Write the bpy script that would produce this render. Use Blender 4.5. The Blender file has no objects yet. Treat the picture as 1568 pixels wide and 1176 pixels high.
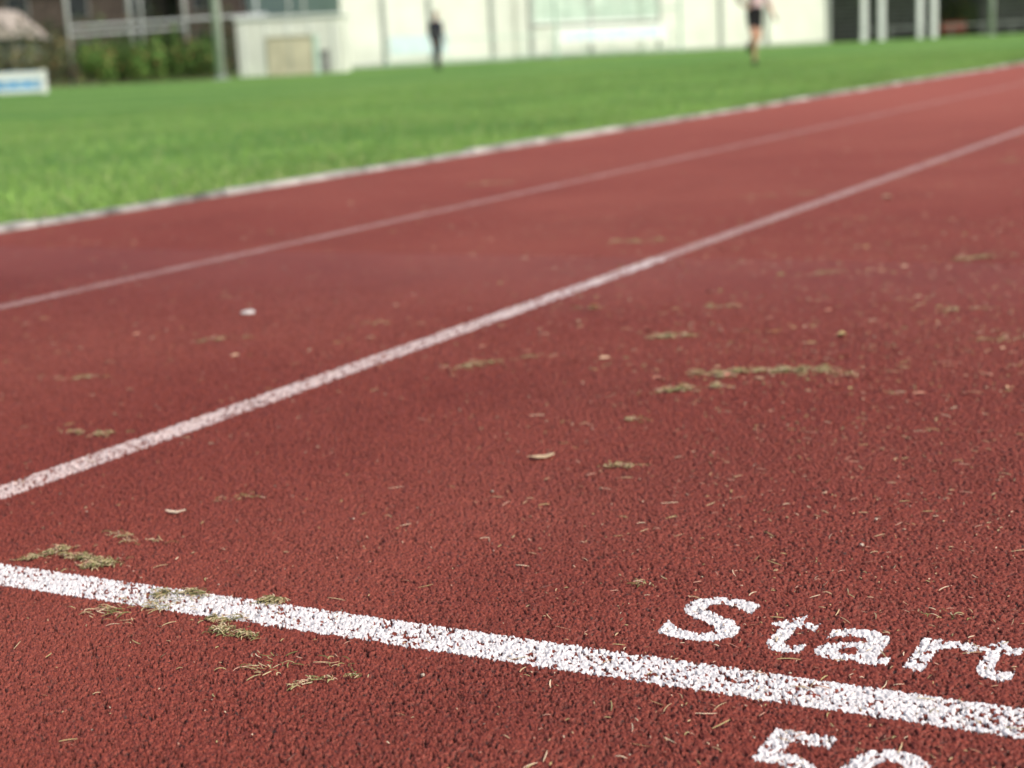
import bpy, bmesh, math, random
import numpy as np
from mathutils import Matrix, Vector
random.seed(7); rng=np.random.default_rng(7)
sc=bpy.context.scene; COL=sc.collection
rad=math.radians

# ------------------------------------------------------------------ helpers
def link(o,parent=None):
    COL.objects.link(o)
    if parent is not None: o.parent=parent
    return o
def empty(name,parent=None):
    return link(bpy.data.objects.new(name,None),parent)
def newmat(name):
    m=bpy.data.materials.new(name); m.use_nodes=True
    nt=m.node_tree; b=nt.nodes['Principled BSDF']; return m,nt,b
def math_(nt,op,a,b=None,c=None,clamp=False):
    n=nt.nodes.new('ShaderNodeMath'); n.operation=op; n.use_clamp=clamp
    for i,v in enumerate((a,b,c)):
        if v is None: continue
        if isinstance(v,(int,float)): n.inputs[i].default_value=v
        else: nt.links.new(v,n.inputs[i])
    return n.outputs[0]
def mixc(nt,fac,a,b,blend='MIX'):
    n=nt.nodes.new('ShaderNodeMix'); n.data_type='RGBA'; n.blend_type=blend
    for i,v in ((0,fac),(6,a),(7,b)):
        if isinstance(v,(int,float)): n.inputs[i].default_value=v
        elif isinstance(v,tuple): n.inputs[i].default_value=(*v,1) if len(v)==3 else v
        else: nt.links.new(v,n.inputs[i])
    return n.outputs[2]
def ramp(nt,v,lo,hi,a=0.,b=1.):
    n=nt.nodes.new('ShaderNodeMapRange'); n.clamp=True
    nt.links.new(v,n.inputs[0]); n.inputs[1].default_value=lo; n.inputs[2].default_value=hi
    n.inputs[3].default_value=a; n.inputs[4].default_value=b; return n.outputs[0]
def noise(nt,vec,scale,detail=2,rough=.5,dims='3D'):
    n=nt.nodes.new('ShaderNodeTexNoise'); n.noise_dimensions=dims
    n.inputs['Scale'].default_value=scale; n.inputs['Detail'].default_value=detail; n.inputs['Roughness'].default_value=rough
    if vec is not None: nt.links.new(vec,n.inputs['Vector'])
    return n
def pos(nt): return nt.nodes.new('ShaderNodeNewGeometry').outputs['Position']
def simple(name,col,rough=.7,var=.12,scale=3.,spec=.3,bump=0.,metal=0.):
    m,nt,b=newmat(name); p=pos(nt)
    n=noise(nt,p,scale,3,.6)
    dark=tuple(c*(1-var*2) for c in col); lite=tuple(min(1,c*(1+var)) for c in col)
    nt.links.new(mixc(nt,ramp(nt,n.outputs[0],.3,.7),dark,lite),b.inputs['Base Color'])
    b.inputs['Roughness'].default_value=rough; b.inputs['Specular IOR Level'].default_value=spec
    b.inputs['Metallic'].default_value=metal
    if bump>0:
        bn=nt.nodes.new('ShaderNodeBump'); bn.inputs['Distance'].default_value=bump
        nt.links.new(n.outputs[0],bn.inputs['Height']); nt.links.new(bn.outputs[0],b.inputs['Normal'])
    return m
def mesh_obj(name,verts,faces,mat=None,parent=None,smooth=False):
    me=bpy.data.meshes.new(name); me.from_pydata([tuple(v) for v in verts],[],faces); me.update()
    if mat: me.materials.append(mat)
    if smooth: me.polygons.foreach_set('use_smooth',[True]*len(me.polygons))
    return link(bpy.data.objects.new(name,me),parent)
def box(name,lo,hi,mat,parent=None,bev=0.0):
    bm=bmesh.new(); bmesh.ops.create_cube(bm,size=1)
    for v in bm.verts:
        v.co=Vector([(lo[i]+hi[i])/2+v.co[i]*(hi[i]-lo[i]) for i in range(3)])
    if bev>0: bmesh.ops.bevel(bm,geom=bm.edges[:],offset=bev,segments=2,affect='EDGES')
    me=bpy.data.meshes.new(name); bm.to_mesh(me); bm.free(); me.materials.append(mat)
    return link(bpy.data.objects.new(name,me),parent)
def cyl(name,base,h,r,mat,parent=None,r2=None,seg=16):
    bm=bmesh.new(); bmesh.ops.create_cone(bm,cap_ends=True,segments=seg,radius1=r,radius2=r if r2 is None else r2,depth=h)
    for v in bm.verts: v.co+=Vector((base[0],base[1],base[2]+h/2))
    me=bpy.data.meshes.new(name); bm.to_mesh(me); bm.free(); me.materials.append(mat)
    for p in me.polygons: p.use_smooth=len(p.vertices)==4
    return link(bpy.data.objects.new(name,me),parent)
def rod(name,a,b,r,mat,parent=None):
    a=Vector(a);b=Vector(b);d=b-a
    bm=bmesh.new(); bmesh.ops.create_cone(bm,cap_ends=True,segments=10,radius1=r,radius2=r,depth=d.length)
    M=Matrix.Translation((a+b)/2)@d.to_track_quat('Z','Y').to_matrix().to_4x4()
    bmesh.ops.transform(bm,matrix=M,verts=bm.verts)
    me=bpy.data.meshes.new(name); bm.to_mesh(me); bm.free(); me.materials.append(mat)
    return link(bpy.data.objects.new(name,me),parent)
def np_mesh(name,V,F,mat,colors=None,parent=None,smooth=False):
    me=bpy.data.meshes.new(name); n=len(V); m,k=F.shape
    me.vertices.add(n); me.vertices.foreach_set('co',V.astype(np.float32).ravel())
    me.loops.add(m*k); me.loops.foreach_set('vertex_index',F.astype(np.int32).ravel())
    me.polygons.add(m); me.polygons.foreach_set('loop_start',np.arange(0,m*k,k,dtype=np.int32))
    me.polygons.foreach_set('loop_total',np.full(m,k,dtype=np.int32))
    if smooth: me.polygons.foreach_set('use_smooth',np.ones(m,dtype=bool))
    me.update(calc_edges=True)
    if colors is not None:
        a=me.color_attributes.new('Col','FLOAT_COLOR','POINT')
        c=np.ones((n,4),np.float32); c[:,:3]=colors; a.data.foreach_set('color',c.ravel())
    me.materials.append(mat)
    return link(bpy.data.objects.new(name,me),parent)
def vcol_mat(name,rough=.7):
    m,nt,b=newmat(name)
    a=nt.nodes.new('ShaderNodeVertexColor'); a.layer_name='Col'
    nt.links.new(a.outputs[0],b.inputs['Base Color'])
    b.inputs['Roughness'].default_value=rough; b.inputs['Specular IOR Level'].default_value=.25
    return m

# ------------------------------------------------------------------ rubber granules (far part: bump)
def granule_group():
    g=bpy.data.node_groups.new('rubber_granules','ShaderNodeTree')
    g.interface.new_socket('Height',in_out='OUTPUT',socket_type='NodeSocketFloat')
    g.interface.new_socket('CellRandom',in_out='OUTPUT',socket_type='NodeSocketFloat')
    nt=g; out=nt.nodes.new('NodeGroupOutput'); p=pos(nt)
    v=nt.nodes.new('ShaderNodeTexVoronoi'); v.voronoi_dimensions='2D'; v.feature='F1'; v.inputs['Scale'].default_value=330
    nt.links.new(p,v.inputs['Vector'])
    n2=noise(nt,p,150,2,.6,'2D')
    h=math_(nt,'MULTIPLY_ADD',v.outputs['Distance'],-.55,.67)
    h=math_(nt,'MULTIPLY_ADD',n2.outputs[0],1.1,h)
    sep=nt.nodes.new('ShaderNodeSeparateColor'); nt.links.new(v.outputs['Color'],sep.inputs[0])
    nt.links.new(h,out.inputs[0]); nt.links.new(sep.outputs[0],out.inputs[1])
    return g
GG=granule_group()
def wear_tint(nt,c,p):
    big=noise(nt,p,.8,3,.6,'2D'); c=mixc(nt,ramp(nt,big.outputs[0],.35,.7,0,.35),c,(.31,.085,.056))
    big2=noise(nt,p,2.3,3,.6,'2D'); c=mixc(nt,ramp(nt,big2.outputs[0],.5,.78,0,.18),c,(.07,.010,.006))
    return c
def track_material():
    m,nt,b=newmat('red_rubber_track'); g=nt.nodes.new('ShaderNodeGroup'); g.node_tree=GG
    H,R=g.outputs; p=pos(nt)
    c=mixc(nt,R,(.155,.021,.012),(.255,.048,.031))
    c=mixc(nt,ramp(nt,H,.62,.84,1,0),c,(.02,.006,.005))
    c=wear_tint(nt,c,p)
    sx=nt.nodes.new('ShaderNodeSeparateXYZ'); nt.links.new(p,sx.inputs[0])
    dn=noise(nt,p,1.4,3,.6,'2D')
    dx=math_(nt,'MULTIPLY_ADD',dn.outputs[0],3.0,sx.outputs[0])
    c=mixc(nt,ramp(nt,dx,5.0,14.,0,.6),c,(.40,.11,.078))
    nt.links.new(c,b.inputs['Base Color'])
    b.inputs['Roughness'].default_value=.75; b.inputs['Specular IOR Level'].default_value=.35
    bn=nt.nodes.new('ShaderNodeBump'); bn.inputs['Distance'].default_value=.0035; bn.inputs['Strength'].default_value=.8
    nt.links.new(H,bn.inputs['Height']); nt.links.new(bn.outputs[0],b.inputs['Normal'])
    return m
def near_material():
    m,nt,b=newmat('red_rubber_granules'); p=pos(nt)
    a=nt.nodes.new('ShaderNodeVertexColor'); a.layer_name='Col'
    s=nt.nodes.new('ShaderNodeSeparateColor'); nt.links.new(a.outputs[0],s.inputs[0])
    R,D,K=s.outputs
    c=mixc(nt,R,(.125,.017,.010),(.260,.050,.030))
    c=mixc(nt,ramp(nt,K,.4,.6),c,(.018,.012,.012))
    c=wear_tint(nt,c,p)
    c=mixc(nt,D,c,(.010,.005,.004))  # pit shade mixed into the granule base colour
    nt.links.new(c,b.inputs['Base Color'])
    b.inputs['Roughness'].default_value=.6; b.inputs['Specular IOR Level'].default_value=.4
    bn=nt.nodes.new('ShaderNodeBump'); bn.inputs['Distance'].default_value=.0007
    nn=noise(nt,p,1000,2,.6); nt.links.new(nn.outputs[0],bn.inputs['Height']); nt.links.new(bn.outputs[0],b.inputs['Normal'])
    return m
def paint_material(name,t,col):
    m,nt,b=newmat(name); g=nt.nodes.new('ShaderNodeGroup'); g.node_tree=GG
    H,R=g.outputs; p=pos(nt)
    wear=noise(nt,p,9,3,.6)
    hh=math_(nt,'MULTIPLY_ADD',wear.outputs[0],.35,H)
    al=ramp(nt,hh,t,t+.08)
    c=mixc(nt,R,tuple(x*.82 for x in col),col)
    nt.links.new(c,b.inputs['Base Color']); nt.links.new(al,b.inputs['Alpha'])
    b.inputs['Roughness'].default_value=.6
    return m
def near_paint(name,col):
    m,nt,b=newmat(name); p=pos(nt)
    a=nt.nodes.new('ShaderNodeVertexColor'); a.layer_name='Col'
    s=nt.nodes.new('ShaderNodeSeparateColor'); nt.links.new(a.outputs[0],s.inputs[0])
    nn=noise(nt,p,800,2,.6)
    v=math_(nt,'MULTIPLY_ADD',nn.outputs[0],.5,s.outputs[0])
    nt.links.new(ramp(nt,v,.70,.80),b.inputs['Alpha'])
    nt.links.new(mixc(nt,s.outputs[1],tuple(x*.80 for x in col),col),b.inputs['Base Color'])
    b.inputs['Roughness'].default_value=.55
    return m
M_TRACK=track_material(); M_NEAR=near_material()
M_START=near_paint('white_marking_paint',(.74,.71,.72)); M_LANEN=near_paint('lane_marking_paint',(.64,.52,.50))
M_LANE=paint_material('worn_lane_paint',1.12,(.60,.42,.39))
M_LANE2=paint_material('faded_lane_paint',1.13,(.54,.34,.31))

# ------------------------------------------------------------------ near track relief
def hashf(i,j,k):
    h=(i.astype(np.int64)*73856093)^(j.astype(np.int64)*19349663)^(k*83492791)
    h=(h^(h>>13))*1274126177; h=h&0x7fffffff; h=(h^(h>>15))*2246822519; h=h&0x7fffffff
    return ((h%100003)/100003.).astype(np.float32)
def relief(X,Y,s=.00215):
    P=X/s; Q=Y/s
    P=P+.35*np.sin(Q*.9+1.3*np.sin(P*.37)); Q=Q+.35*np.sin(P*1.1+1.7*np.sin(Q*.29))
    I=np.floor(P).astype(np.int32); Jj=np.floor(Q).astype(np.int32)
    F1=np.full(X.shape,9.,np.float32); F2=F1.copy(); bi=np.zeros(X.shape,np.int32); bj=bi.copy(); ddx=np.zeros(X.shape,np.float32); ddy=ddx.copy()
    for a in(-1,0,1):
        for b in(-1,0,1):
            i=I+a;j=Jj+b
            dx=(P-(i+hashf(i,j,1))).astype(np.float32); dy=(Q-(j+hashf(i,j,2))).astype(np.float32)
            d=np.sqrt(dx*dx+dy*dy)
            c=d<F1
            F2=np.where(c,F1,np.minimum(F2,d)); F1=np.where(c,d,F1)
            bi=np.where(c,i,bi); bj=np.where(c,j,bj); ddx=np.where(c,dx,ddx); ddy=np.where(c,dy,ddy)
    r1=hashf(bi,bj,3); r2=hashf(bi,bj,4); r3=hashf(bi,bj,5); r4=hashf(bi,bj,6)
    lf=(np.sin(X*520+2.1*np.sin(Y*410))+np.sin(Y*610+1.7*np.sin(X*350)))*.5
    lf2=(np.sin(X*47+2.1*np.sin(Y*31))+np.sin(Y*39+1.7*np.sin(X*29)))*.5
    low=(r1+.14*lf+.05*lf2)<.19
    lev=(r2-.5)*.0014; lev=np.where(low,-.0028-.0014*r2,lev)
    z=lev+((r3-.5)*ddx+(r4-.5)*ddy)*.0018-.0006*F1*F1-.0014*np.exp(-(F2-F1)/.11)
    return z,r2,r4,low,F2-F1,r1
X0,X1=.74,3.5
rows=[X0]
while rows[-1]<X1: rows.append(rows[-1]+.0013*max(1,rows[-1]/1.15)**1.1)
rows=np.array(rows); rows[-1]=X1
ylo=lambda x:.1*x-.2
yhi=lambda x:1.0*x+.3
T=np.linspace(0,1,1500)
XX=np.repeat(rows[:,None],len(T),1); YL=ylo(rows)[:,None]; YH=yhi(rows)[:,None]
YY=YL+(YH-YL)*T[None,:]
Z,r2,r4,low,gap,r1=relief(XX,YY)
t_=((X1-XX)/1.2).clip(0,1); fade=t_*t_*(3-2*t_)
edge=np.minimum.reduce([(XX-X0)/.02,fade,(YY-YL)/.02,(YH-YY)/.02]).clip(0,1)
Z=Z*edge
D=np.clip(np.where(low,.88,0)+.40*np.exp(-gap/.08),0,1)  # painted shade: low cells and gaps darkened on top of real occlusion
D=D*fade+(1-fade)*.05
K=(hashf((r1*100000).astype(np.int32),(r2*100000).astype(np.int32),9)>.985)*1.
ni,nj=XX.shape
idx=np.arange(ni*nj).reshape(ni,nj)
F=np.stack([idx[:-1,:-1],idx[1:,:-1],idx[1:,1:],idx[:-1,1:]],-1).reshape(-1,4)
V=np.stack([XX,YY,Z],-1).reshape(-1,3)
TR=empty('running_track')
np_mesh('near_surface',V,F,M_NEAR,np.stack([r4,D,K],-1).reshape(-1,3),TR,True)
mesh_obj('outer_surface',[(-40,-9,0),(X0,-9,0),(X0,ylo(X0),0),(X0,yhi(X0),0),(X0,3.9,0),(-40,3.9,0),
  (X1,-9,0),(X1,ylo(X1),0),(X1,yhi(X1),0),(X1,3.9,0),(160,-9,0),(160,3.9,0)],
  [(0,1,2,3,4,5),(1,6,7,2),(3,8,9,4),(6,10,11,9,8,7)],M_TRACK,TR)
def sheet(name,x0,x1,y0,y1,z,mat,parent=None):
    return mesh_obj(name,[(x0,y0,z),(x1,y0,z),(x1,y1,z),(x0,y1,z)],[(0,1,2,3)],mat,parent)
def smooth(a,n):
    for _ in range(n):
        a=(a+np.roll(a,1,0)+np.roll(a,-1,0)+np.roll(a,1,1)+np.roll(a,-1,1))/5
    return a
cellwear=hashf((r1*99999).astype(np.int32),(r4*99999).astype(np.int32),11)
lfw=(np.sin(XX*31+2*np.sin(YY*23))+np.sin(YY*37+1.7*np.sin(XX*19)))*.5
def conform(name,sd,mat,worn):
    ragged=np.clip(.5+(sd+.0020*(cellwear-.45))/.0022,0,1)
    a=np.clip(.5+(sd+.001)/.0022,0,1)
    keep=(~low)&(cellwear>worn+.09*lfw)
    b=smooth(np.where(keep,1.,0.),1); b=np.clip(b*1.25-.1,0,1)
    p=np.minimum(ragged,b)
    m=(a>0)
    q=m[:-1,:-1]|m[1:,1:]|m[1:,:-1]|m[:-1,1:]
    f=F.reshape(ni-1,nj-1,4)[q]
    used=np.unique(f); mp=np.full(ni*nj,-1,np.int64); mp[used]=np.arange(len(used))
    vv=V[used].copy(); vv[:,2]+=.00035
    cc=np.stack([p.reshape(-1)[used],r2.reshape(-1)[used],np.zeros(len(used))],1)
    return np_mesh(name,vv,mp[f],mat,cc,None,True)
conform('start_line',np.minimum(.026-np.abs(XX-1.132),np.minimum(1.4275-YY,YY-.19)),M_START,.17)
conform('lane_line',.0245-np.abs(YY-1.455),M_LANEN,.26)
def letter_sd(body,x,y,size,sx,off):
    cu=bpy.data.curves.new('t','FONT'); cu.body=body; cu.size=size; cu.offset=off
    o=bpy.data.objects.new('tmp',cu); COL.objects.link(o)
    dg=bpy.context.evaluated_depsgraph_get(); me=bpy.data.meshes.new_from_object(o.evaluated_get(dg))
    bpy.data.objects.remove(o); me.calc_loop_triangles()
    mx=min(v.co.x for v in me.vertices)
    co=np.array([(x+v.co.y,y-(v.co.x-mx)*sx) for v in me.vertices])
    res=.0005; x0,y0=co.min(0)-.01; w,h=((co.max(0)+.01-(x0,y0))/res).astype(int)+1
    img=np.zeros((w,h))
    for t in me.loop_triangles:
        a,b,c=co[list(t.vertices)]
        lo=np.floor((np.minimum.reduce([a,b,c])-(x0,y0))/res).astype(int); hi=np.ceil((np.maximum.reduce([a,b,c])-(x0,y0))/res).astype(int)+1
        gx,gy=np.meshgrid(np.arange(lo[0],hi[0])*res+x0,np.arange(lo[1],hi[1])*res+y0,indexing='ij')
        e=lambda p,q:(q[0]-p[0])*(gy-p[1])-(q[1]-p[1])*(gx-p[0])
        e1,e2,e3=e(a,b),e(b,c),e(c,a)
        ins=((e1>=-1e-9)&(e2>=-1e-9)&(e3>=-1e-9))|((e1<=1e-9)&(e2<=1e-9)&(e3<=1e-9))
        img[lo[0]:hi[0],lo[1]:hi[1]]=np.maximum(img[lo[0]:hi[0],lo[1]:hi[1]],ins)
    im=smooth(img,4)
    sd=np.full(XX.shape,-1.)
    gi=((XX-x0)/res).round().astype(int); gj=((YY-y0)/res).round().astype(int)
    ok=(gi>=0)&(gi<w)&(gj>=0)&(gj<h)
    sd[ok]=(im[gi[ok],gj[ok]]-.5)*.0032
    return np.where((sd<=-.0015),-1,sd)
def lettering(name,ls):
    sd=np.maximum.reduce([letter_sd(*l) for l in ls]); conform(name,sd,M_START,.08)
s_=.150
lettering('start_lettering',[('S',1.208,.522,s_,1.07,.0026),('t',1.209,.434,s_,.78,.0024),('a',1.208,.382,s_,1.0,.0024),('r',1.209,.305,s_,.92,.0024),('t',1.211,.259,s_,.68,.0026)])
lettering('distance_lettering',[('5',.957,.368,.146,.93,.0026),('0',.951,.300,.146,.93,.0026)])
def lane(name,y,mat,x0=-40):
    sheet(name,x0,160,y-.025,y+.025,.0012,mat)
lane('lane_line',1.455,M_LANE,3.49); lane('lane_line',2.635,M_LANE2)
lane('lane_line',-1.055,M_LANE); lane('lane_line',-2.275,M_LANE); lane('lane_line',-3.495,M_LANE); lane('lane_line',-.16,M_LANE)

# ------------------------------------------------------------------ ground, field, kerb
def grass_material():
    m,nt,b=newmat('turf'); p=pos(nt)
    n1=noise(nt,p,60,3,.7); n2=noise(nt,p,3.5,3,.65); n3=noise(nt,p,.25,3,.5)
    c=mixc(nt,ramp(nt,n1.outputs[0],.3,.7),(.075,.175,.030),(.21,.39,.085))
    c=mixc(nt,ramp(nt,n2.outputs[0],.35,.7,0,.6),c,(.26,.40,.115))
    c=mixc(nt,ramp(nt,n3.outputs[0],.4,.6,0,.6),c,(.085,.23,.05))
    nt.links.new(c,b.inputs['Base Color']); b.inputs['Roughness'].default_value=.85; b.inputs['Specular IOR Level'].default_value=.15
    bn=nt.nodes.new('ShaderNodeBump'); bn.inputs['Distance'].default_value=.03
    nt.links.new(n1.outputs[0],bn.inputs['Height']); nt.links.new(bn.outputs[0],b.inputs['Normal'])
    return m
sheet('ground',-1500,1500,-1500,1500,-.06,simple('ground_soil',(.09,.10,.05),.9,.2,.4))
sheet('grass_field',-40,160,3.985,90,.006,grass_material())
M_KERB=simple('kerb_concrete',(.37,.365,.35),.85,.40,5,.2,.002)
kerb=empty('concrete_kerb')
x=-6.0;i=0
while x<120:
    L=1.0; dy=random.uniform(-.004,.004); dz=random.uniform(-.010,.003)
    box('kerb_stone_%d'%i,(x+.004,3.905+dy,-.05),(x+L-.004,3.975+dy,.024+dz),M_KERB,kerb,.006); x+=L; i+=1

# ------------------------------------------------------------------ grass blades
def blades(name,P,h,w,lean,cols,mat,parent=None):
    n=len(P); a=rng.uniform(0,2*np.pi,n); b=rng.uniform(0,2*np.pi,n)
    dx=np.cos(a)*w/2; dy=np.sin(a)*w/2
    lx=np.cos(b)*lean*h; ly=np.sin(b)*lean*h
    V=np.zeros((n,3,3)); V[:,0]=P; V[:,1]=P; V[:,2]=P
    V[:,0,0]-=dx;V[:,0,1]-=dy;V[:,1,0]+=dx;V[:,1,1]+=dy
    V[:,2,0]+=lx;V[:,2,1]+=ly;V[:,2,2]+=h
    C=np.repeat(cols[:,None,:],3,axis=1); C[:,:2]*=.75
    return np_mesh(name,V.reshape(-1,3),np.arange(n*3).reshape(n,3),mat,C.reshape(-1,3),parent)
M_BLADE=vcol_mat('grass_blades_mat',.6)
n=150000
X=1.5+34*rng.random(n)**1.5
edgey=3.965+.022*np.sin(X*2.1)+.022*np.sin(X*5.3+1)
Yb=edgey+9*rng.random(n)**1.7
P=np.stack([X,Yb,np.full(n,.004)],1)
g=rng.random(n)[:,None]; pt=(.5+.5*np.sin(X*1.3+np.sin(Yb*2.2)*1.5)*np.sin(Yb*1.7+X*.6))[:,None]
cols=(1-g)*np.array([.115,.25,.035])+g*np.array([.33,.52,.13]); cols*=(.68+.55*pt)
dry=rng.random(n)<.08; cols[dry]=np.array([.46,.45,.23])
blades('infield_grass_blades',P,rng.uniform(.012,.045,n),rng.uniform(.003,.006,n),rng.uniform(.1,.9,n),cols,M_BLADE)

# ------------------------------------------------------------------ clippings / debris on the track
def strands(specs,segs=3):
    V=[];F=[];C=[]
    for (x,y,z,L,w,a,curl,lift,c) in specs:
        base=len(V); px,py=x,y
        for s in range(segs+1):
            t=s/segs; ww=w*(1-.75*abs(2*t-1)**2)/2+.0001
            nx,ny=-math.sin(a),math.cos(a)
            zz=z+lift*math.sin(math.pi*t)
            V.append((px+nx*ww,py+ny*ww,zz)); V.append((px-nx*ww,py-ny*ww,zz+w*.3)); C.append(c);C.append(c)
            a+=curl/segs; px+=math.cos(a)*L/segs; py+=math.sin(a)*L/segs
        for s in range(segs):
            b=base+2*s; F.append((b,b+1,b+3,b+2))
    return np.array(V),np.array(F),np.array(C)
tan=[(.46,.34,.20),(.40,.30,.17),(.58,.46,.32),(.36,.30,.14),(.44,.25,.18)]
brn=[(.40,.24,.15),(.35,.22,.12),(.52,.36,.24),(.30,.25,.12),(.42,.20,.14)]
olive=[(.13,.13,.045),(.22,.21,.085),(.34,.30,.15),(.10,.11,.035),(.46,.39,.23)]
specs=[]
for i in range(8200):
    xx=.78+3.6*random.random()**.95; yy=random.uniform(-.3,1.0+xx)
    if random.random()<.45: yy=random.gauss(.22,.14)*xx+.1
    if yy>3.85: continue
    L=random.choice((.0025,.003,.004,.004,.006,.008,.012,.018))*random.uniform(.6,1.2)
    specs.append((xx,yy,.0006,L,random.uniform(.0005,.0011)*(1+.35*max(0,xx-1.3)),random.uniform(0,6.28),random.gauss(0,.5),random.uniform(0,.001),random.choice(tan)))
for i in range(5200):
    xx=2.2+16*random.random()**1.4; yy=random.uniform(-1.0,3.85)
    if random.random()<.5: yy=random.gauss(.16,.12)*xx+.3
    if yy>3.85: continue
    L=random.choice((.004,.005,.006,.008,.014))*random.uniform(.7,1.3); w=L*random.uniform(.15,.45)
    specs.append((xx,yy,.0010,L,w,random.uniform(0,6.28),random.gauss(0,.4),random.uniform(0,.0012),random.choice(brn)))
M_STRAW=vcol_mat('dry_straw',.8)
V_,F_,C_=strands(specs); np_mesh('straw_litter',V_,F_,M_STRAW,C_)
cl=[(2.25,.86,.035,50),(2.27,.815,.040,50),(2.30,.76,.040,90),(2.32,.71,.03,40),(2.14,.85,.035,90),(2.54,1.03,.035,80),(1.21,1.21,.024,90),(1.20,1.175,.022,70),(1.195,1.13,.018,130),
(1.15,.98,.018,90),(1.10,.90,.020,40),(1.07,.87,.024,80),(1.165,.88,.013,70),(1.01,.73,.022,24),(2.24,1.24,.045,50),(1.71,.76,.020,28),(1.32,.57,.012,8),(1.33,.30,.012,7),
(1.94,.84,.020,14),(1.65,1.57,.04,26),(2.85,1.07,.03,36),(3.78,1.65,.07,80),(2.33,1.86,.04,22),(3.58,.74,.07,70),(2.29,.67,.04,22),(2.63,.50,.05,26),(2.53,1.67,.03,12),(1.97,1.86,.04,14),
(2.79,1.31,.03,16),(5.41,2.98,.09,60),(4.5,.6,.10,60),(3.1,.35,.07,34),(1.13,.985,.05,36),(1.27,1.17,.035,18),(1.45,1.15,.025,10),(5.0,1.6,.1,40),(6.2,1.1,.12,60),(2.9,.62,.05,20),(3.3,1.0,.05,20),(1.02,.78,.06,20),(1.08,1.02,.06,20)]
specs=[]
for (cx,cy,r,k) in cl:
    el=random.uniform(-.5,.5)+math.pi*.62; el2=random.uniform(.3,.65); far=1.0 if cx<1.5 else 1.35
    subs=[(random.gauss(0,.45)*r,random.gauss(0,.25)*r,random.uniform(.25,.6)*r) for _ in range(4)]
    for j in range(int(k*2.5)):
        sx_,sy_,sr=subs[j%4]
        if j%5==0: sr*=2.4
        a=random.uniform(0,6.28); q=abs(random.gauss(0,.6))*sr
        ex,ey=sx_*1.4+math.cos(a)*q*1.2,sy_+math.sin(a)*q*el2
        xx=cx+ex*math.cos(el)-ey*math.sin(el); yy=cy+ex*math.sin(el)+ey*math.cos(el)
        hz=max(0,(1-q/sr))*.0052*far
        specs.append((xx,yy,.0006+random.random()*hz,random.uniform(.003,.011)*(1.5 if r>.033 else 1),random.uniform(.0005,.0010)*far,random.gauss(el,1.0),random.gauss(0,1.2),random.uniform(0,.002),random.choice(olive if random.random()<.7 else tan)))
V_,F_,C_=strands(specs,4); np_mesh('grass_clippings',V_,F_,vcol_mat('dried_clippings',.85),C_)
def flake(name,x,y,L,w,ang,col,th=.0015,curl=.003):
    k=9; pts=[]
    for i in range(k):
        a=2*math.pi*i/k; rr=random.uniform(.75,1.1)
        px=math.cos(a)*L/2*rr; py=math.sin(a)*w/2*rr
        pts.append((x+px*math.cos(ang)-py*math.sin(ang),y+px*math.sin(ang)+py*math.cos(ang),.0022+curl*abs(math.cos(a))))
    V=pts+[(p[0],p[1],p[2]-th) for p in pts]+[(x,y,.003)]
    F=[(i,(i+1)%k,2*k) for i in range(k)]+[(i,i+k,(i+1)%k+k,(i+1)%k) for i in range(k)]+[tuple(range(2*k-1,k-1,-1))]
    return mesh_obj(name,V,F,simple(name+'_mat',col,.7,.15,60))
flake('wood_chip',1.72,.885,.040,.013,-.75,(.50,.37,.24))
flake('pale_chip',1.37,1.18,.024,.005,-1.2,(.58,.47,.36))
flake('pale_stone',2.60,2.00,.034,.028,.3,(.62,.60,.58),.003,.002)
flake('dry_leaf',2.60,.88,.035,.010,-1.0,(.24,.10,.05),.001,.008)
flake('dry_leaf',2.79,1.31,.022,.018,.4,(.26,.10,.05),.001,.006)
flake('dry_leaf',2.60,.76,.022,.016,.4,(.42,.34,.16),.001,.006)
flake('dry_leaf',4.87,1.28,.03,.03,.4,(.55,.42,.28),.001,.006)
bm=bmesh.new()
plist=[(1.05,.66,.0022),(1.56,.87,.0022),(1.50,.42,.0024),(1.59,.43,.002)]+[(.75+5*random.random()**1.7,random.uniform(-.2,3.5),random.uniform(.0006,.0012)) for _ in range(360)]
for (x_,y_,r_) in plist:
    r_ = r_*max(1,min(2.0,x_/1.6))
    M=Matrix.Translation((x_,y_,.0006+r_*.6))@Matrix.Rotation(random.random()*6,4,'Z')@Matrix.Diagonal((random.uniform(.8,1.4),1,.7,1))
    bmesh.ops.create_icosphere(bm,subdivisions=1,radius=r_,matrix=M)
me=bpy.data.meshes.new('grit'); bm.to_mesh(me); bm.free(); me.materials.append(simple('grit_mat',(.46,.38,.30),.6,.3,40)); link(bpy.data.objects.new('grit',me))

# ------------------------------------------------------------------ far setting (site frame: x across, y away, rotated)
SITE=rad(-62.37)
def site(name,extra=0.,loc=(0,0)):
    o=empty(name); c,s=math.cos(SITE),math.sin(SITE)
    o.rotation_euler=(0,0,SITE+extra); o.location=(loc[0]*c-loc[1]*s,loc[0]*s+loc[1]*c,0); return o
M_WHITE=simple('white_render',(.62,.66,.59),.8,.07,.5)
M_SEAM=simple('grey_trim',(.32,.36,.33),.6,.1)
M_GLASS=simple('pale_green_glazing',(.46,.58,.50),.25,.1,1.,.5)
M_MINT=simple('mint_metal',(.42,.56,.48),.5,.06)
M_BOARD=simple('board_white',(.70,.75,.73),.5,.03)
M_BLUE=simple('sign_blue',(.12,.36,.66),.5,.08)
M_PALEBLUE=simple('sign_pale_blue',(.38,.58,.72),.5,.08)
M_CYAN=simple('board_cyan',(.50,.64,.66),.5,.05)
M_DARK=simple('dark_cladding',(.085,.09,.095),.7,.3,1.5)
M_DGREY=simple('grey_louver',(.24,.25,.25),.6,.15,2)
M_POLE=simple('galvanised_pole',(.50,.54,.53),.45,.08,3,.5)
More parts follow.
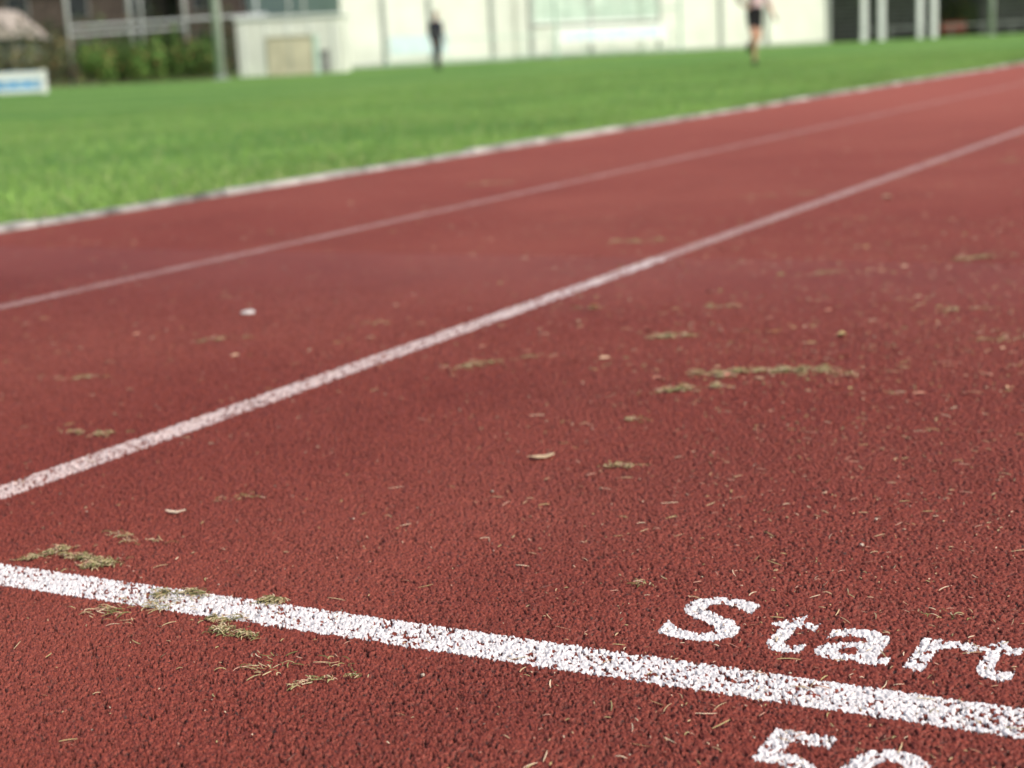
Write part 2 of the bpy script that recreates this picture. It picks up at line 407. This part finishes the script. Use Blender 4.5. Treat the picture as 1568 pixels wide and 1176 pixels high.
M_TAN=simple('tan_plaster',(.48,.46,.34),.8,.1,2)
M_ROOF=simple('roof_tiles',(.10,.075,.065),.8,.25,3)
M_BRICK=simple('brown_brick',(.085,.065,.055),.85,.3,4)
M_WIN=simple('window_glass',(.03,.035,.04),.15,.1,1,.6)
M_FRAME=simple('window_frame',(.24,.24,.23),.5,.05)

B=site('white_clubhouse',rad(29.2),(-7.76,75))
box('walls',(0,0,-.1),(28.7,12,5.6),M_WHITE,B)
box('roof_slab',(-.5,-.6,5.6),(29.2,12.5,5.95),M_SEAM,B)
box('plinth',(0,-.03,-.1),(28.7,-.002,.16),M_SEAM,B)
for i,s in enumerate((2.13,4.5,7.84,10.0,13.4,17.5,21.4,24.4,28.55)):
    box('pilaster_%d'%i,(s-.10,-.11,.0),(s+.10,-.003,5.59),M_SEAM,B)
box('window_band',(10.1,-.06,1.75),(17.4,-.004,4.2),M_GLASS,B)
for i in range(6): box('mullion_%d'%i,(10.9+i*1.15,-.09,1.752),(10.98+i*1.15,-.062,4.198),M_MINT,B)
box('sill',(10.1,-.16,1.62),(17.4,-.113,1.745),M_BOARD,B)
RL=site('spectator_railing',rad(29.2),(-7.76,75))
for s in (1.4,4.6,8.6,10.2,12.0,13.7,15.5,17.2): rod('post',(s,-1.6,-.05),(s,-1.6,1.12),.035,M_MINT,RL)
rod('top_rail',(1.4,-1.6,1.12),(17.2,-1.6,1.12),.035,M_MINT,RL); rod('low_rail',(1.4,-1.6,.18),(17.2,-1.6,.18),.035,M_MINT,RL)
def board(name,s0,s1,z0,z1,mat,blue):
    E=site(name,rad(29.2),(-7.76,75))
    box('panel',(s0,-1.72,z0),(s1,-1.66,z1),mat,E,.01)
    if blue:
        for i in range(9):
            a=s0+.5+i*(s1-s0-1)/9; box('letter_%d'%i,(a,-1.735,z0+.22),(a+(s1-s0-1)/9*.65,-1.723,z0+.44+.06*(i%3)),M_PALEBLUE,E)
board('advertising_board',10.4,16.9,.62,1.42,M_BOARD,True)
board('advertising_board',1.6,4.6,.5,1.35,M_CYAN,False)
FR=site('floodlight_frame',rad(29.2),(-7.76,75))
for s in (10.1,17.3): rod('upright',(s,-2.2,-.05),(s,-2.2,6),.08,M_MINT,FR)
rod('crossbar',(10.1,-2.2,2.15),(17.3,-2.2,2.15),.05,M_MINT,FR); rod('topbar',(10.1,-2.2,5.8),(17.3,-2.2,5.8),.05,M_MINT,FR)
SB=site('storage_container')
box('body',(-9.85,58.6,-.02),(-6.1,61.5,2.0),M_WHITE,SB,.03); box('lid',(-9.91,58.52,2.003),(-6.04,61.6,2.09),M_BOARD,SB,.01)
for i in range(5): box('rib_%d'%i,(-9.6+i*.8,58.56,.1),(-9.56+i*.8,58.597,1.9),M_BOARD,SB)
CB=site('equipment_cabinet')
box('cabinet',(-8.3,55.2,.0),(-6.75,56.2,1.28),M_TAN,CB,.03); box('door_gap',(-7.52,55.185,.08),(-7.49,55.197,1.2),M_SEAM,CB)
box('side_rail',(-6.72,55.2,.0),(-6.62,56.1,1.34),M_MINT,CB,.01); box('top_lip',(-8.35,55.16,1.283),(-6.7,56.25,1.33),M_TAN,CB)
WB=site('wheeled_bin')
box('bin',(-6.75,57.0,.05),(-6.4,57.4,.75),M_DGREY,WB,.04); box('lid',(-6.8,56.93,.755),(-6.36,57.45,.81),M_DGREY,WB,.02)
PS=site('perimeter_banner')
box('panel',(-13.9,40.5,.03),(-11.75,40.56,.56),M_BLUE,PS,.005); box('white_band',(-13.9,40.48,.36),(-11.76,40.497,.55),M_BOARD,PS)
box('white_foot',(-13.9,40.48,.04),(-11.76,40.497,.13),M_BOARD,PS)
box('white_end',(-11.748,40.47,.0),(-11.62,40.58,.58),M_BOARD,PS)
for i in range(5): box('motif_%d'%i,(-13.4+i*.35,40.478,.20),(-13.22+i*.35,40.498,.32),M_PALEBLUE,PS)
BS=site('ball_stop_fence')
for i,(l,z,r) in enumerate(((-16.2,60,.06),(-13.9,60,.06),(-13.5,60,.05),(-11.9,60,.06),(-9.6,62,.06),(-8.9,66,.05),(-8.3,66,.05))):
    cyl('post_%d'%i,(l,z,-.1),7.5,r,M_POLE,BS)
rod('rail_low',(-16.2,60,2.1),(-8.9,60,2.2),.05,M_POLE,BS); rod('rail_mid',(-16.2,60,1.8),(-11.9,60,1.85),.05,M_POLE,BS)
FP=site('floodlight_mast')
cyl('shaft',(-9.68,54,-.1),11,.15,M_POLE,FP,.09); box('base_plate',(-9.91,53.77,-.05),(-9.45,54.23,.06),M_SEAM,FP,.01)
box('lamp_head',(-10.26,53.8,10.9),(-9.06,54.2,11.3),M_DGREY,FP,.03)
def house(name,l,z,w,d,h,rh,wall,nwin,rot=0):
    E=site(name,rot,(l,z))
    box('walls',(0,0,-.1),(w,d,h),wall,E)
    o=.5
    V=[(-o,-o,h+.002),(w+o,-o,h+.002),(w+o,d+o,h+.002),(-o,d+o,h+.002),(-o,d/2,h+rh),(w+o,d/2,h+rh)]
    mesh_obj('roof',V,[(0,1,5,4),(2,3,4,5),(0,4,3),(1,2,5),(3,2,1,0)],M_ROOF,E)
    for i in range(nwin):
        for fl in range(2 if h>4.5 else 1):
            a=(i+.5)*w/nwin-.6; b0=.9+fl*2.7
            box('window_frame',(a-.08,-.05,b0-.08),(a+1.28,-.003,b0+1.38),M_FRAME,E)
            box('window_pane',(a,-.07,b0),(a+1.2,-.052,b0+1.3),M_WIN,E)
    box('door',(w*.5-.45,-.06,0),(w*.5+.45,-.003,2.05),M_DARK,E)
    return E
house('brick_house',-34,96,14,9,5.4,4,M_BRICK,4)
house('brick_house',-18.5,92,8.5,9,5.2,4,M_BRICK,3)
house('tan_house',-9.6,98,7,8,5.2,4,M_TAN,2)
G=site('tan_garage'); box('walls',(-26.8,80,-.1),(-24.2,85,2.2),M_DGREY,G); 
mesh_obj('roof',[(-27.1,79.7,2.22),(-23.9,79.7,2.22),(-23.9,85.3,2.22),(-27.1,85.3,2.22),(-25.5,79.7,3.7),(-25.5,85.3,3.7)],[(0,1,4),(1,2,5,4),(2,3,5),(3,0,4,5),(3,2,1,0)],simple('pale_roof',(.36,.32,.28),.8,.3,1.5),G)
box('door',(-26.4,79.96,0),(-24.5,79.997,2.0),M_DARK,G)
ST=site('covered_stand')
box('rear_wall',(18.0,92,-.1),(36,92.4,5),M_DARK,ST)
for i in range(20): box('louver_%d'%i,(18.0,91.8,.15+i*.24),(24.2,91.99,.29+i*.24),M_DGREY,ST)
for i in range(20): box('louver_r%d'%i,(26.2,91.8,.15+i*.24),(36,91.99,.29+i*.24),M_DGREY,ST)
for i,l in enumerate((18.95,19.9,21.95,22.7,29.5,32.5)): box('column_%d'%i,(l-.15,88,-.1),(l+.15,88.26,4.6),M_BOARD,ST,.01)
box('roof',(18,87.4,4.602),(36.5,93,4.85),M_SEAM,ST)
box('bench_red',(23.6,90.2,.3),(25.0,90.7,.8),simple('red_seat',(.30,.09,.07),.6),ST,.02)
PP=site('net_post'); cyl('shaft',(24.9,85,-.1),7,.13,M_POLE,PP,.09); box('base',(24.7,84.8,-.05),(25.1,85.2,.05),M_SEAM,PP)
FB=site('boundary_rail')
for i in range(12): rod('post',(18.4+i*1.6,86.5,-.05),(18.4+i*1.6,86.5,.62),.025,M_SEAM,FB)
rod('rail',(18.4,86.5,.62),(36,86.5,.62),.025,M_SEAM,FB)

M_LEAF=vcol_mat('hedge_leaves',.7)
def foliage(name,blobs,nper,size,base):
    Vs=[];Cs=[]
    for (l,z,h,rx,ry,rz) in blobs:
        n=nper; d=rng.normal(size=(n,3)); d/=np.linalg.norm(d,axis=1)[:,None]
        q=d*(rng.random(n)[:,None]**.35)*np.array([rx,ry,rz])*(1+.18*np.sin(d[:,:1]*7+l)); c=q+np.array([l,z,h])
        t1=rng.normal(size=(n,3)); t1/=np.linalg.norm(t1,axis=1)[:,None]
        t2=np.cross(t1,d); t2/=np.linalg.norm(t2,axis=1)[:,None]+1e-6
        s=size*rng.uniform(.6,1.4,n)[:,None]
        quad=np.stack([c-t1*s,c+t2*s*.6,c+t1*s,c-t2*s*.6],1)
        quad[:,:,2]=np.maximum(quad[:,:,2],0)
        b=rng.uniform(.5,1.5,(n,1))*np.array(base)*(.6+.8*rng.random()); b=np.where((rng.random((n,1))<.08),np.array([[.25,.16,.06]]),b)
        Vs.append(quad.reshape(-1,3)); Cs.append(np.repeat(b[:,None,:],4,axis=1).reshape(-1,3))
    V=np.concatenate(Vs); C=np.concatenate(Cs); F=np.arange(len(V)).reshape(-1,4)
    c,s=math.cos(SITE),math.sin(SITE); W=V.copy(); W[:,0]=V[:,0]*c-V[:,1]*s; W[:,1]=V[:,0]*s+V[:,1]*c
    return np_mesh(name,W,F,M_LEAF,C)
foliage('hedge',[(-15.3+i*.62,59.0+random.uniform(-.2,.2),.75+random.uniform(-.2,.15),.55,.5,.85+random.uniform(-.25,.3)) for i in range(8)],700,.07,(.085,.17,.035))
foliage('shrub',[(-19.8+i*.8,60+random.uniform(-.3,.3),.7,.7,.7,1.0+random.uniform(-.3,.4)) for i in range(5)],600,.07,(.08,.095,.04))
foliage('shrub',[(-23+i*1.5,78+random.uniform(-.5,.5),1.2,1.1,.8,1.9+random.uniform(-.5,.6)) for i in range(7)],600,.11,(.05,.07,.03))
foliage('shrub',[(23.9+i*.7,90.8,1.2,.6,.5,1.4) for i in range(3)],500,.08,(.06,.09,.035))
foliage('tree_line',[(-60+i*4.2+random.uniform(-1,1),118+random.uniform(-4,4),4+random.uniform(-1,1.5),3.6,3,5.0+random.uniform(-1,2)) for i in range(34)],800,.42,(.05,.075,.03))
SS=site('soil_strip'); mesh_obj('strip',[(-40,53,.018),(-10.2,56.2,.018),(-10.2,70,.018),(-40,70,.018)],[(0,1,2,3)],simple('leaf_soil',(.14,.10,.06),.9,.3,2),SS)

# ------------------------------------------------------------------ people
def person(name,loc,heading,pose,mats,scale=1.):
    """local: x lateral(left +), y forward, z up.  pose: joint positions."""
    E=empty(name); E.location=loc; E.rotation_euler=(0,0,heading); E.scale=(scale,)*3
    J=dict(pose)
    Rr=dict(pelvis=.125,waist=.115,chest=.135,upper=.12,neck0=.06,neck=.052,
        shL=.066,shR=.066,elL=.043,elR=.043,wrL=.028,wrR=.028,
        hipL=.095,hipR=.095,knL=.058,knR=.058,cfL=.056,cfR=.056,anL=.036,anR=.036)
    for s in 'LR':
        k=Vector(J['kn'+s]);a=Vector(J['an'+s]); J['cf'+s]=tuple(k.lerp(a,.3))
    bones=[('pelvis','waist','bottom'),('waist','chest','top'),('chest','upper','top'),('upper','neck0','top'),('neck0','neck','skin')]
    for s in 'LR':
        bones+=[('upper','sh'+s,'top'),('sh'+s,'el'+s,'top'),('el'+s,'wr'+s,'forearm'),('pelvis','hip'+s,'bottom'),('hip'+s,'kn'+s,'thigh'),('kn'+s,'cf'+s,'shin'),('cf'+s,'an'+s,'shin')]
    names=list(Rr.keys()); idx={k:i for i,k in enumerate(names)}
    me=bpy.data.meshes.new('body'); me.from_pydata([J[k] for k in names],[(idx[a],idx[b]) for a,b,_ in bones],[])
    ob=link(bpy.data.objects.new('body',me),E)
    sk=ob.modifiers.new('s','SKIN'); sk.use_smooth_shade=True
    for k,v in zip(names,me.skin_vertices[0].data):
        v.radius=(Rr[k]*(1.25 if k in('pelvis','waist','chest','upper') else 1),Rr[k]*(.85 if k in('pelvis','waist','chest','upper') else 1)); v.use_root=(k=='pelvis')
    sd=ob.modifiers.new('d','SUBSURF'); sd.levels=2; sd.render_levels=2
    dg=bpy.context.evaluated_depsgraph_get(); nm=bpy.data.meshes.new_from_object(ob.evaluated_get(dg))
    ob.modifiers.clear(); ob.data=nm; nm.materials.clear()
    order=['top','bottom','skin','thigh','shin','forearm']
    for o_ in order: nm.materials.append(mats[o_])
    segs=[(Vector(J[a]),Vector(J[b]),m) for a,b,m in bones]
    for p in nm.polygons:
        c=p.center; best=None
        for a,b,m in segs:
            d=b-a; t=max(0,min(1,(c-a).dot(d)/max(1e-9,d.length_squared))); q=(c-(a+d*t)).length
            if best is None or q<best[0]: best=(q,m,t)
        m=best[1]
        if m=='thigh' and mats.get('shorts') and best[2]<.55: m='bottom'
        p.material_index=order.index(m); p.use_smooth=True
    hd=Vector(J['head'])
    bm=bmesh.new(); bmesh.ops.create_uvsphere(bm,u_segments=24,v_segments=18,radius=1)
    for v in bm.verts:
        c=v.co.copy(); w=.075*(1-.22*max(0,-c.z)); v.co=Vector((c.x*w,c.y*.095*(1-.15*max(0,-c.z)),c.z*.118))
        if c.y>.85 and -.35<c.z<.1 and abs(c.x)<.2: v.co.y+=.018*(1-abs(c.x)*3)
        if c.y>.6 and .05<c.z<.3 and .2<abs(c.x)<.55: v.co.y-=.008
        if c.y>.6 and c.z<-.75: v.co.y+=.012
        v.co+=hd
    me=bpy.data.meshes.new('head'); bm.to_mesh(me); bm.free(); me.materials.append(mats['skin'])
    for p in me.polygons:p.use_smooth=True
    link(bpy.data.objects.new('head',me),E)
    def ell(nm_,c,r,mat):
        bm=bmesh.new(); bmesh.ops.create_uvsphere(bm,u_segments=14,v_segments=10,radius=1,matrix=Matrix.Translation(c)@Matrix.Diagonal((*r,1)))
        me=bpy.data.meshes.new(nm_); bm.to_mesh(me); bm.free(); me.materials.append(mat)
        for p in me.polygons:p.use_smooth=True
        link(bpy.data.objects.new(nm_,me),E)
    for sx in(-1,1):
        ell('ear',hd+Vector((sx*.076,-.005,-.005)),(.01,.02,.032),mats['skin'])
        ell('eye',hd+Vector((sx*.03,.083,.012)),(.011,.008,.008),mats['eye'])
    ell('mouth',hd+Vector((0,.086,-.058)),(.024,.008,.006),mats['lip'])
    bm=bmesh.new(); bmesh.ops.create_uvsphere(bm,u_segments=24,v_segments=16,radius=1)
    bmesh.ops.delete(bm,geom=[v for v in bm.verts if (v.co.z<-.35) or (v.co.y>.45 and v.co.z<.45)],context='VERTS')
    for v in bm.verts: v.co=Vector((v.co.x*.083,v.co.y*.104-.004,v.co.z*.128))+hd
    me=bpy.data.meshes.new('hair'); bm.to_mesh(me); bm.free(); me.materials.append(mats['hair']); link(bpy.data.objects.new('hair',me),E)
    for s,sg in (('L',1),('R',-1)):
        w=Vector(J['wr'+s]); el=Vector(J['el'+s]); d=(w-el).normalized(); side=Vector((0,1,0)) if abs(d.y)<.7 else Vector((0,0,1))
        side=(side-d*side.dot(d)).normalized(); nrm=d.cross(side)
        vs=[w,w+d*.05]; es=[(0,1)]; rr=[.026,.030]
        for i,(off,L) in enumerate(((-.028,.062),(-.010,.076),(.010,.082),(.028,.072))):
            b=len(vs); vs+=[w+d*.085+side*off, w+d*(.085+L*.5)+side*off*1.1+nrm*.012*sg, w+d*(.085+L*.85)+side*off*1.1+nrm*.035*sg]; es+=[(1,b),(b,b+1),(b+1,b+2)]; rr+=[.011,.009,.007]
        b=len(vs); vs+=[w+d*.04+side*.036, w+d*.08+side*.055+nrm*.01*sg, w+d*.105+side*.052+nrm*.02*sg]; es+=[(1,b),(b,b+1),(b+1,b+2)]; rr+=[.013,.010,.008]
        me=bpy.data.meshes.new('hand'); me.from_pydata(vs,es,[]); ho=link(bpy.data.objects.new('hand_'+s,me),E)
        ho.modifiers.new('s','SKIN').use_smooth_shade=True
        for q,v in zip(rr,me.skin_vertices[0].data): v.radius=(q,q)
        me.skin_vertices[0].data[0].use_root=True
        ho.modifiers.new('d','SUBSURF').levels=1
        me.materials.append(mats['skin'])
        an=Vector(J['an'+s]); toe=Vector(J['toe'+s]); heel=an+(an-toe).normalized()*.045; heel.z=min(an.z-.045,heel.z)
        vs=[heel,an.lerp(toe,.3)+Vector((0,0,-.02)),an.lerp(toe,.7),toe,an]
        me=bpy.data.meshes.new('shoe'); me.from_pydata(vs,[(0,1),(1,2),(2,3),(1,4)],[]); so=link(bpy.data.objects.new('shoe_'+s,me),E)
        so.modifiers.new('s','SKIN').use_smooth_shade=True
        for q,v in zip(((.04,.035),(.045,.042),(.046,.032),(.036,.024),(.044,.044)),me.skin_vertices[0].data): v.radius=q
        me.skin_vertices[0].data[1].use_root=True
        so.modifiers.new('d','SUBSURF').levels=2; me.materials.append(mats['shoe'])
    return E
SK=simple('skin_tone',(.52,.30,.21),.6,.06,20); EYE=simple('eye_dark',(.03,.02,.02),.3); LIP=simple('lips',(.35,.12,.10),.5)
HAIR=simple('brown_hair',(.06,.035,.02),.7,.2,80); NAVY=simple('navy_fabric',(.018,.02,.03),.85,.2,30); BLK=simple('black_fabric',(.012,.012,.014),.85,.2,30)
PINK=simple('pale_pink_shirt',(.66,.48,.52),.8,.08,20); SHOE=simple('dark_shoe',(.03,.035,.03),.6,.2,20)
stand=dict(pelvis=(0,0,.93),waist=(0,0,1.06),chest=(0,.01,1.22),upper=(0,0,1.37),neck0=(0,0,1.45),neck=(0,.01,1.50),head=(0,.025,1.60),
 shL=(.175,0,1.37),shR=(-.175,0,1.37),elL=(.225,-.03,1.09),elR=(-.23,-.02,1.09),wrL=(.22,.07,.86),wrR=(-.215,.10,.87),
 hipL=(.085,0,.88),hipR=(-.085,0,.88),knL=(.09,.06,.49),knR=(-.09,-.02,.49),anL=(.09,.05,.09),anR=(-.09,-.12,.09),toeL=(.11,.21,.035),toeR=(-.11,.04,.035))
person('standing_person',(42,24.5,.008),rad(28.2+90+35),stand,dict(top=NAVY,bottom=BLK,skin=SK,thigh=BLK,shin=BLK,forearm=NAVY,hair=HAIR,eye=EYE,lip=LIP,shoe=SHOE))
run=dict(pelvis=(0,0,.95),waist=(0,.03,1.08),chest=(0,.06,1.24),upper=(0,.08,1.39),neck0=(0,.09,1.47),neck=(0,.11,1.52),head=(0,.13,1.62),
 shL=(.175,.06,1.39),shR=(-.175,.10,1.39),elL=(.26,-.18,1.20),elR=(-.27,.05,1.08),wrL=(.22,.04,1.10),wrR=(-.27,.22,.90),
 hipL=(.085,0,.90),hipR=(-.085,0,.90),knL=(.06,.14,.51),knR=(-.05,.04,.49),anL=(.03,.02,.10),anR=(-.02,-.36,.42),toeL=(.04,.17,.035),toeR=(-.02,-.40,.26))
person('running_person',(26.8,9.33,.008),rad(28.2+90+12),run,dict(top=PINK,bottom=BLK,skin=SK,thigh=SK,shin=SK,forearm=SK,hair=HAIR,eye=EYE,lip=LIP,shoe=SHOE,shorts=True),.95)

# ------------------------------------------------------------------ light
w=bpy.data.worlds.new('World'); sc.world=w; w.use_nodes=True; nt=w.node_tree
sky=nt.nodes.new('ShaderNodeTexSky'); sky.sky_type='NISHITA'; sky.sun_disc=False
EL=rad(42); sv=Vector((-.151,-.99,0)).normalized()
sky.sun_elevation=EL; sky.sun_rotation=math.atan2(sv.x,sv.y); sky.dust_density=4.5; sky.air_density=1.0; sky.ozone_density=.5
nt.links.new(sky.outputs[0],nt.nodes['Background'].inputs[0]); nt.nodes['Background'].inputs[1].default_value=.145
sl=bpy.data.lights.new('sun','SUN'); sl.energy=3.7; sl.angle=rad(3); sl.color=(1,.95,.89)
so=link(bpy.data.objects.new('sun',sl)); d=Vector((sv.x*math.cos(EL),sv.y*math.cos(EL),math.sin(EL)))
so.rotation_euler=d.to_track_quat('Z','Y').to_euler(); so.location=(0,-5,20)
# ------------------------------------------------------------------ camera
right=(.46331,-.88485,-.04888); down=(-.20342,-.0525,-.97768); fwd=(.86254,.46291,-.20432)
cam=bpy.data.cameras.new('camera'); co=link(bpy.data.objects.new('camera',cam))
co.matrix_world=Matrix([[right[i],-down[i],-fwd[i],(0,0,.5)[i]] for i in range(3)]+[[0,0,0,1]])
cam.lens=2450*36/1568; cam.sensor_width=36; cam.clip_start=.05; cam.clip_end=3000
cam.dof.use_dof=True; cam.dof.focus_distance=1.38; cam.dof.aperture_fstop=5.8
sc.camera=co
sc.view_settings.view_transform='Standard'; sc.view_settings.look='None'; sc.view_settings.exposure=0
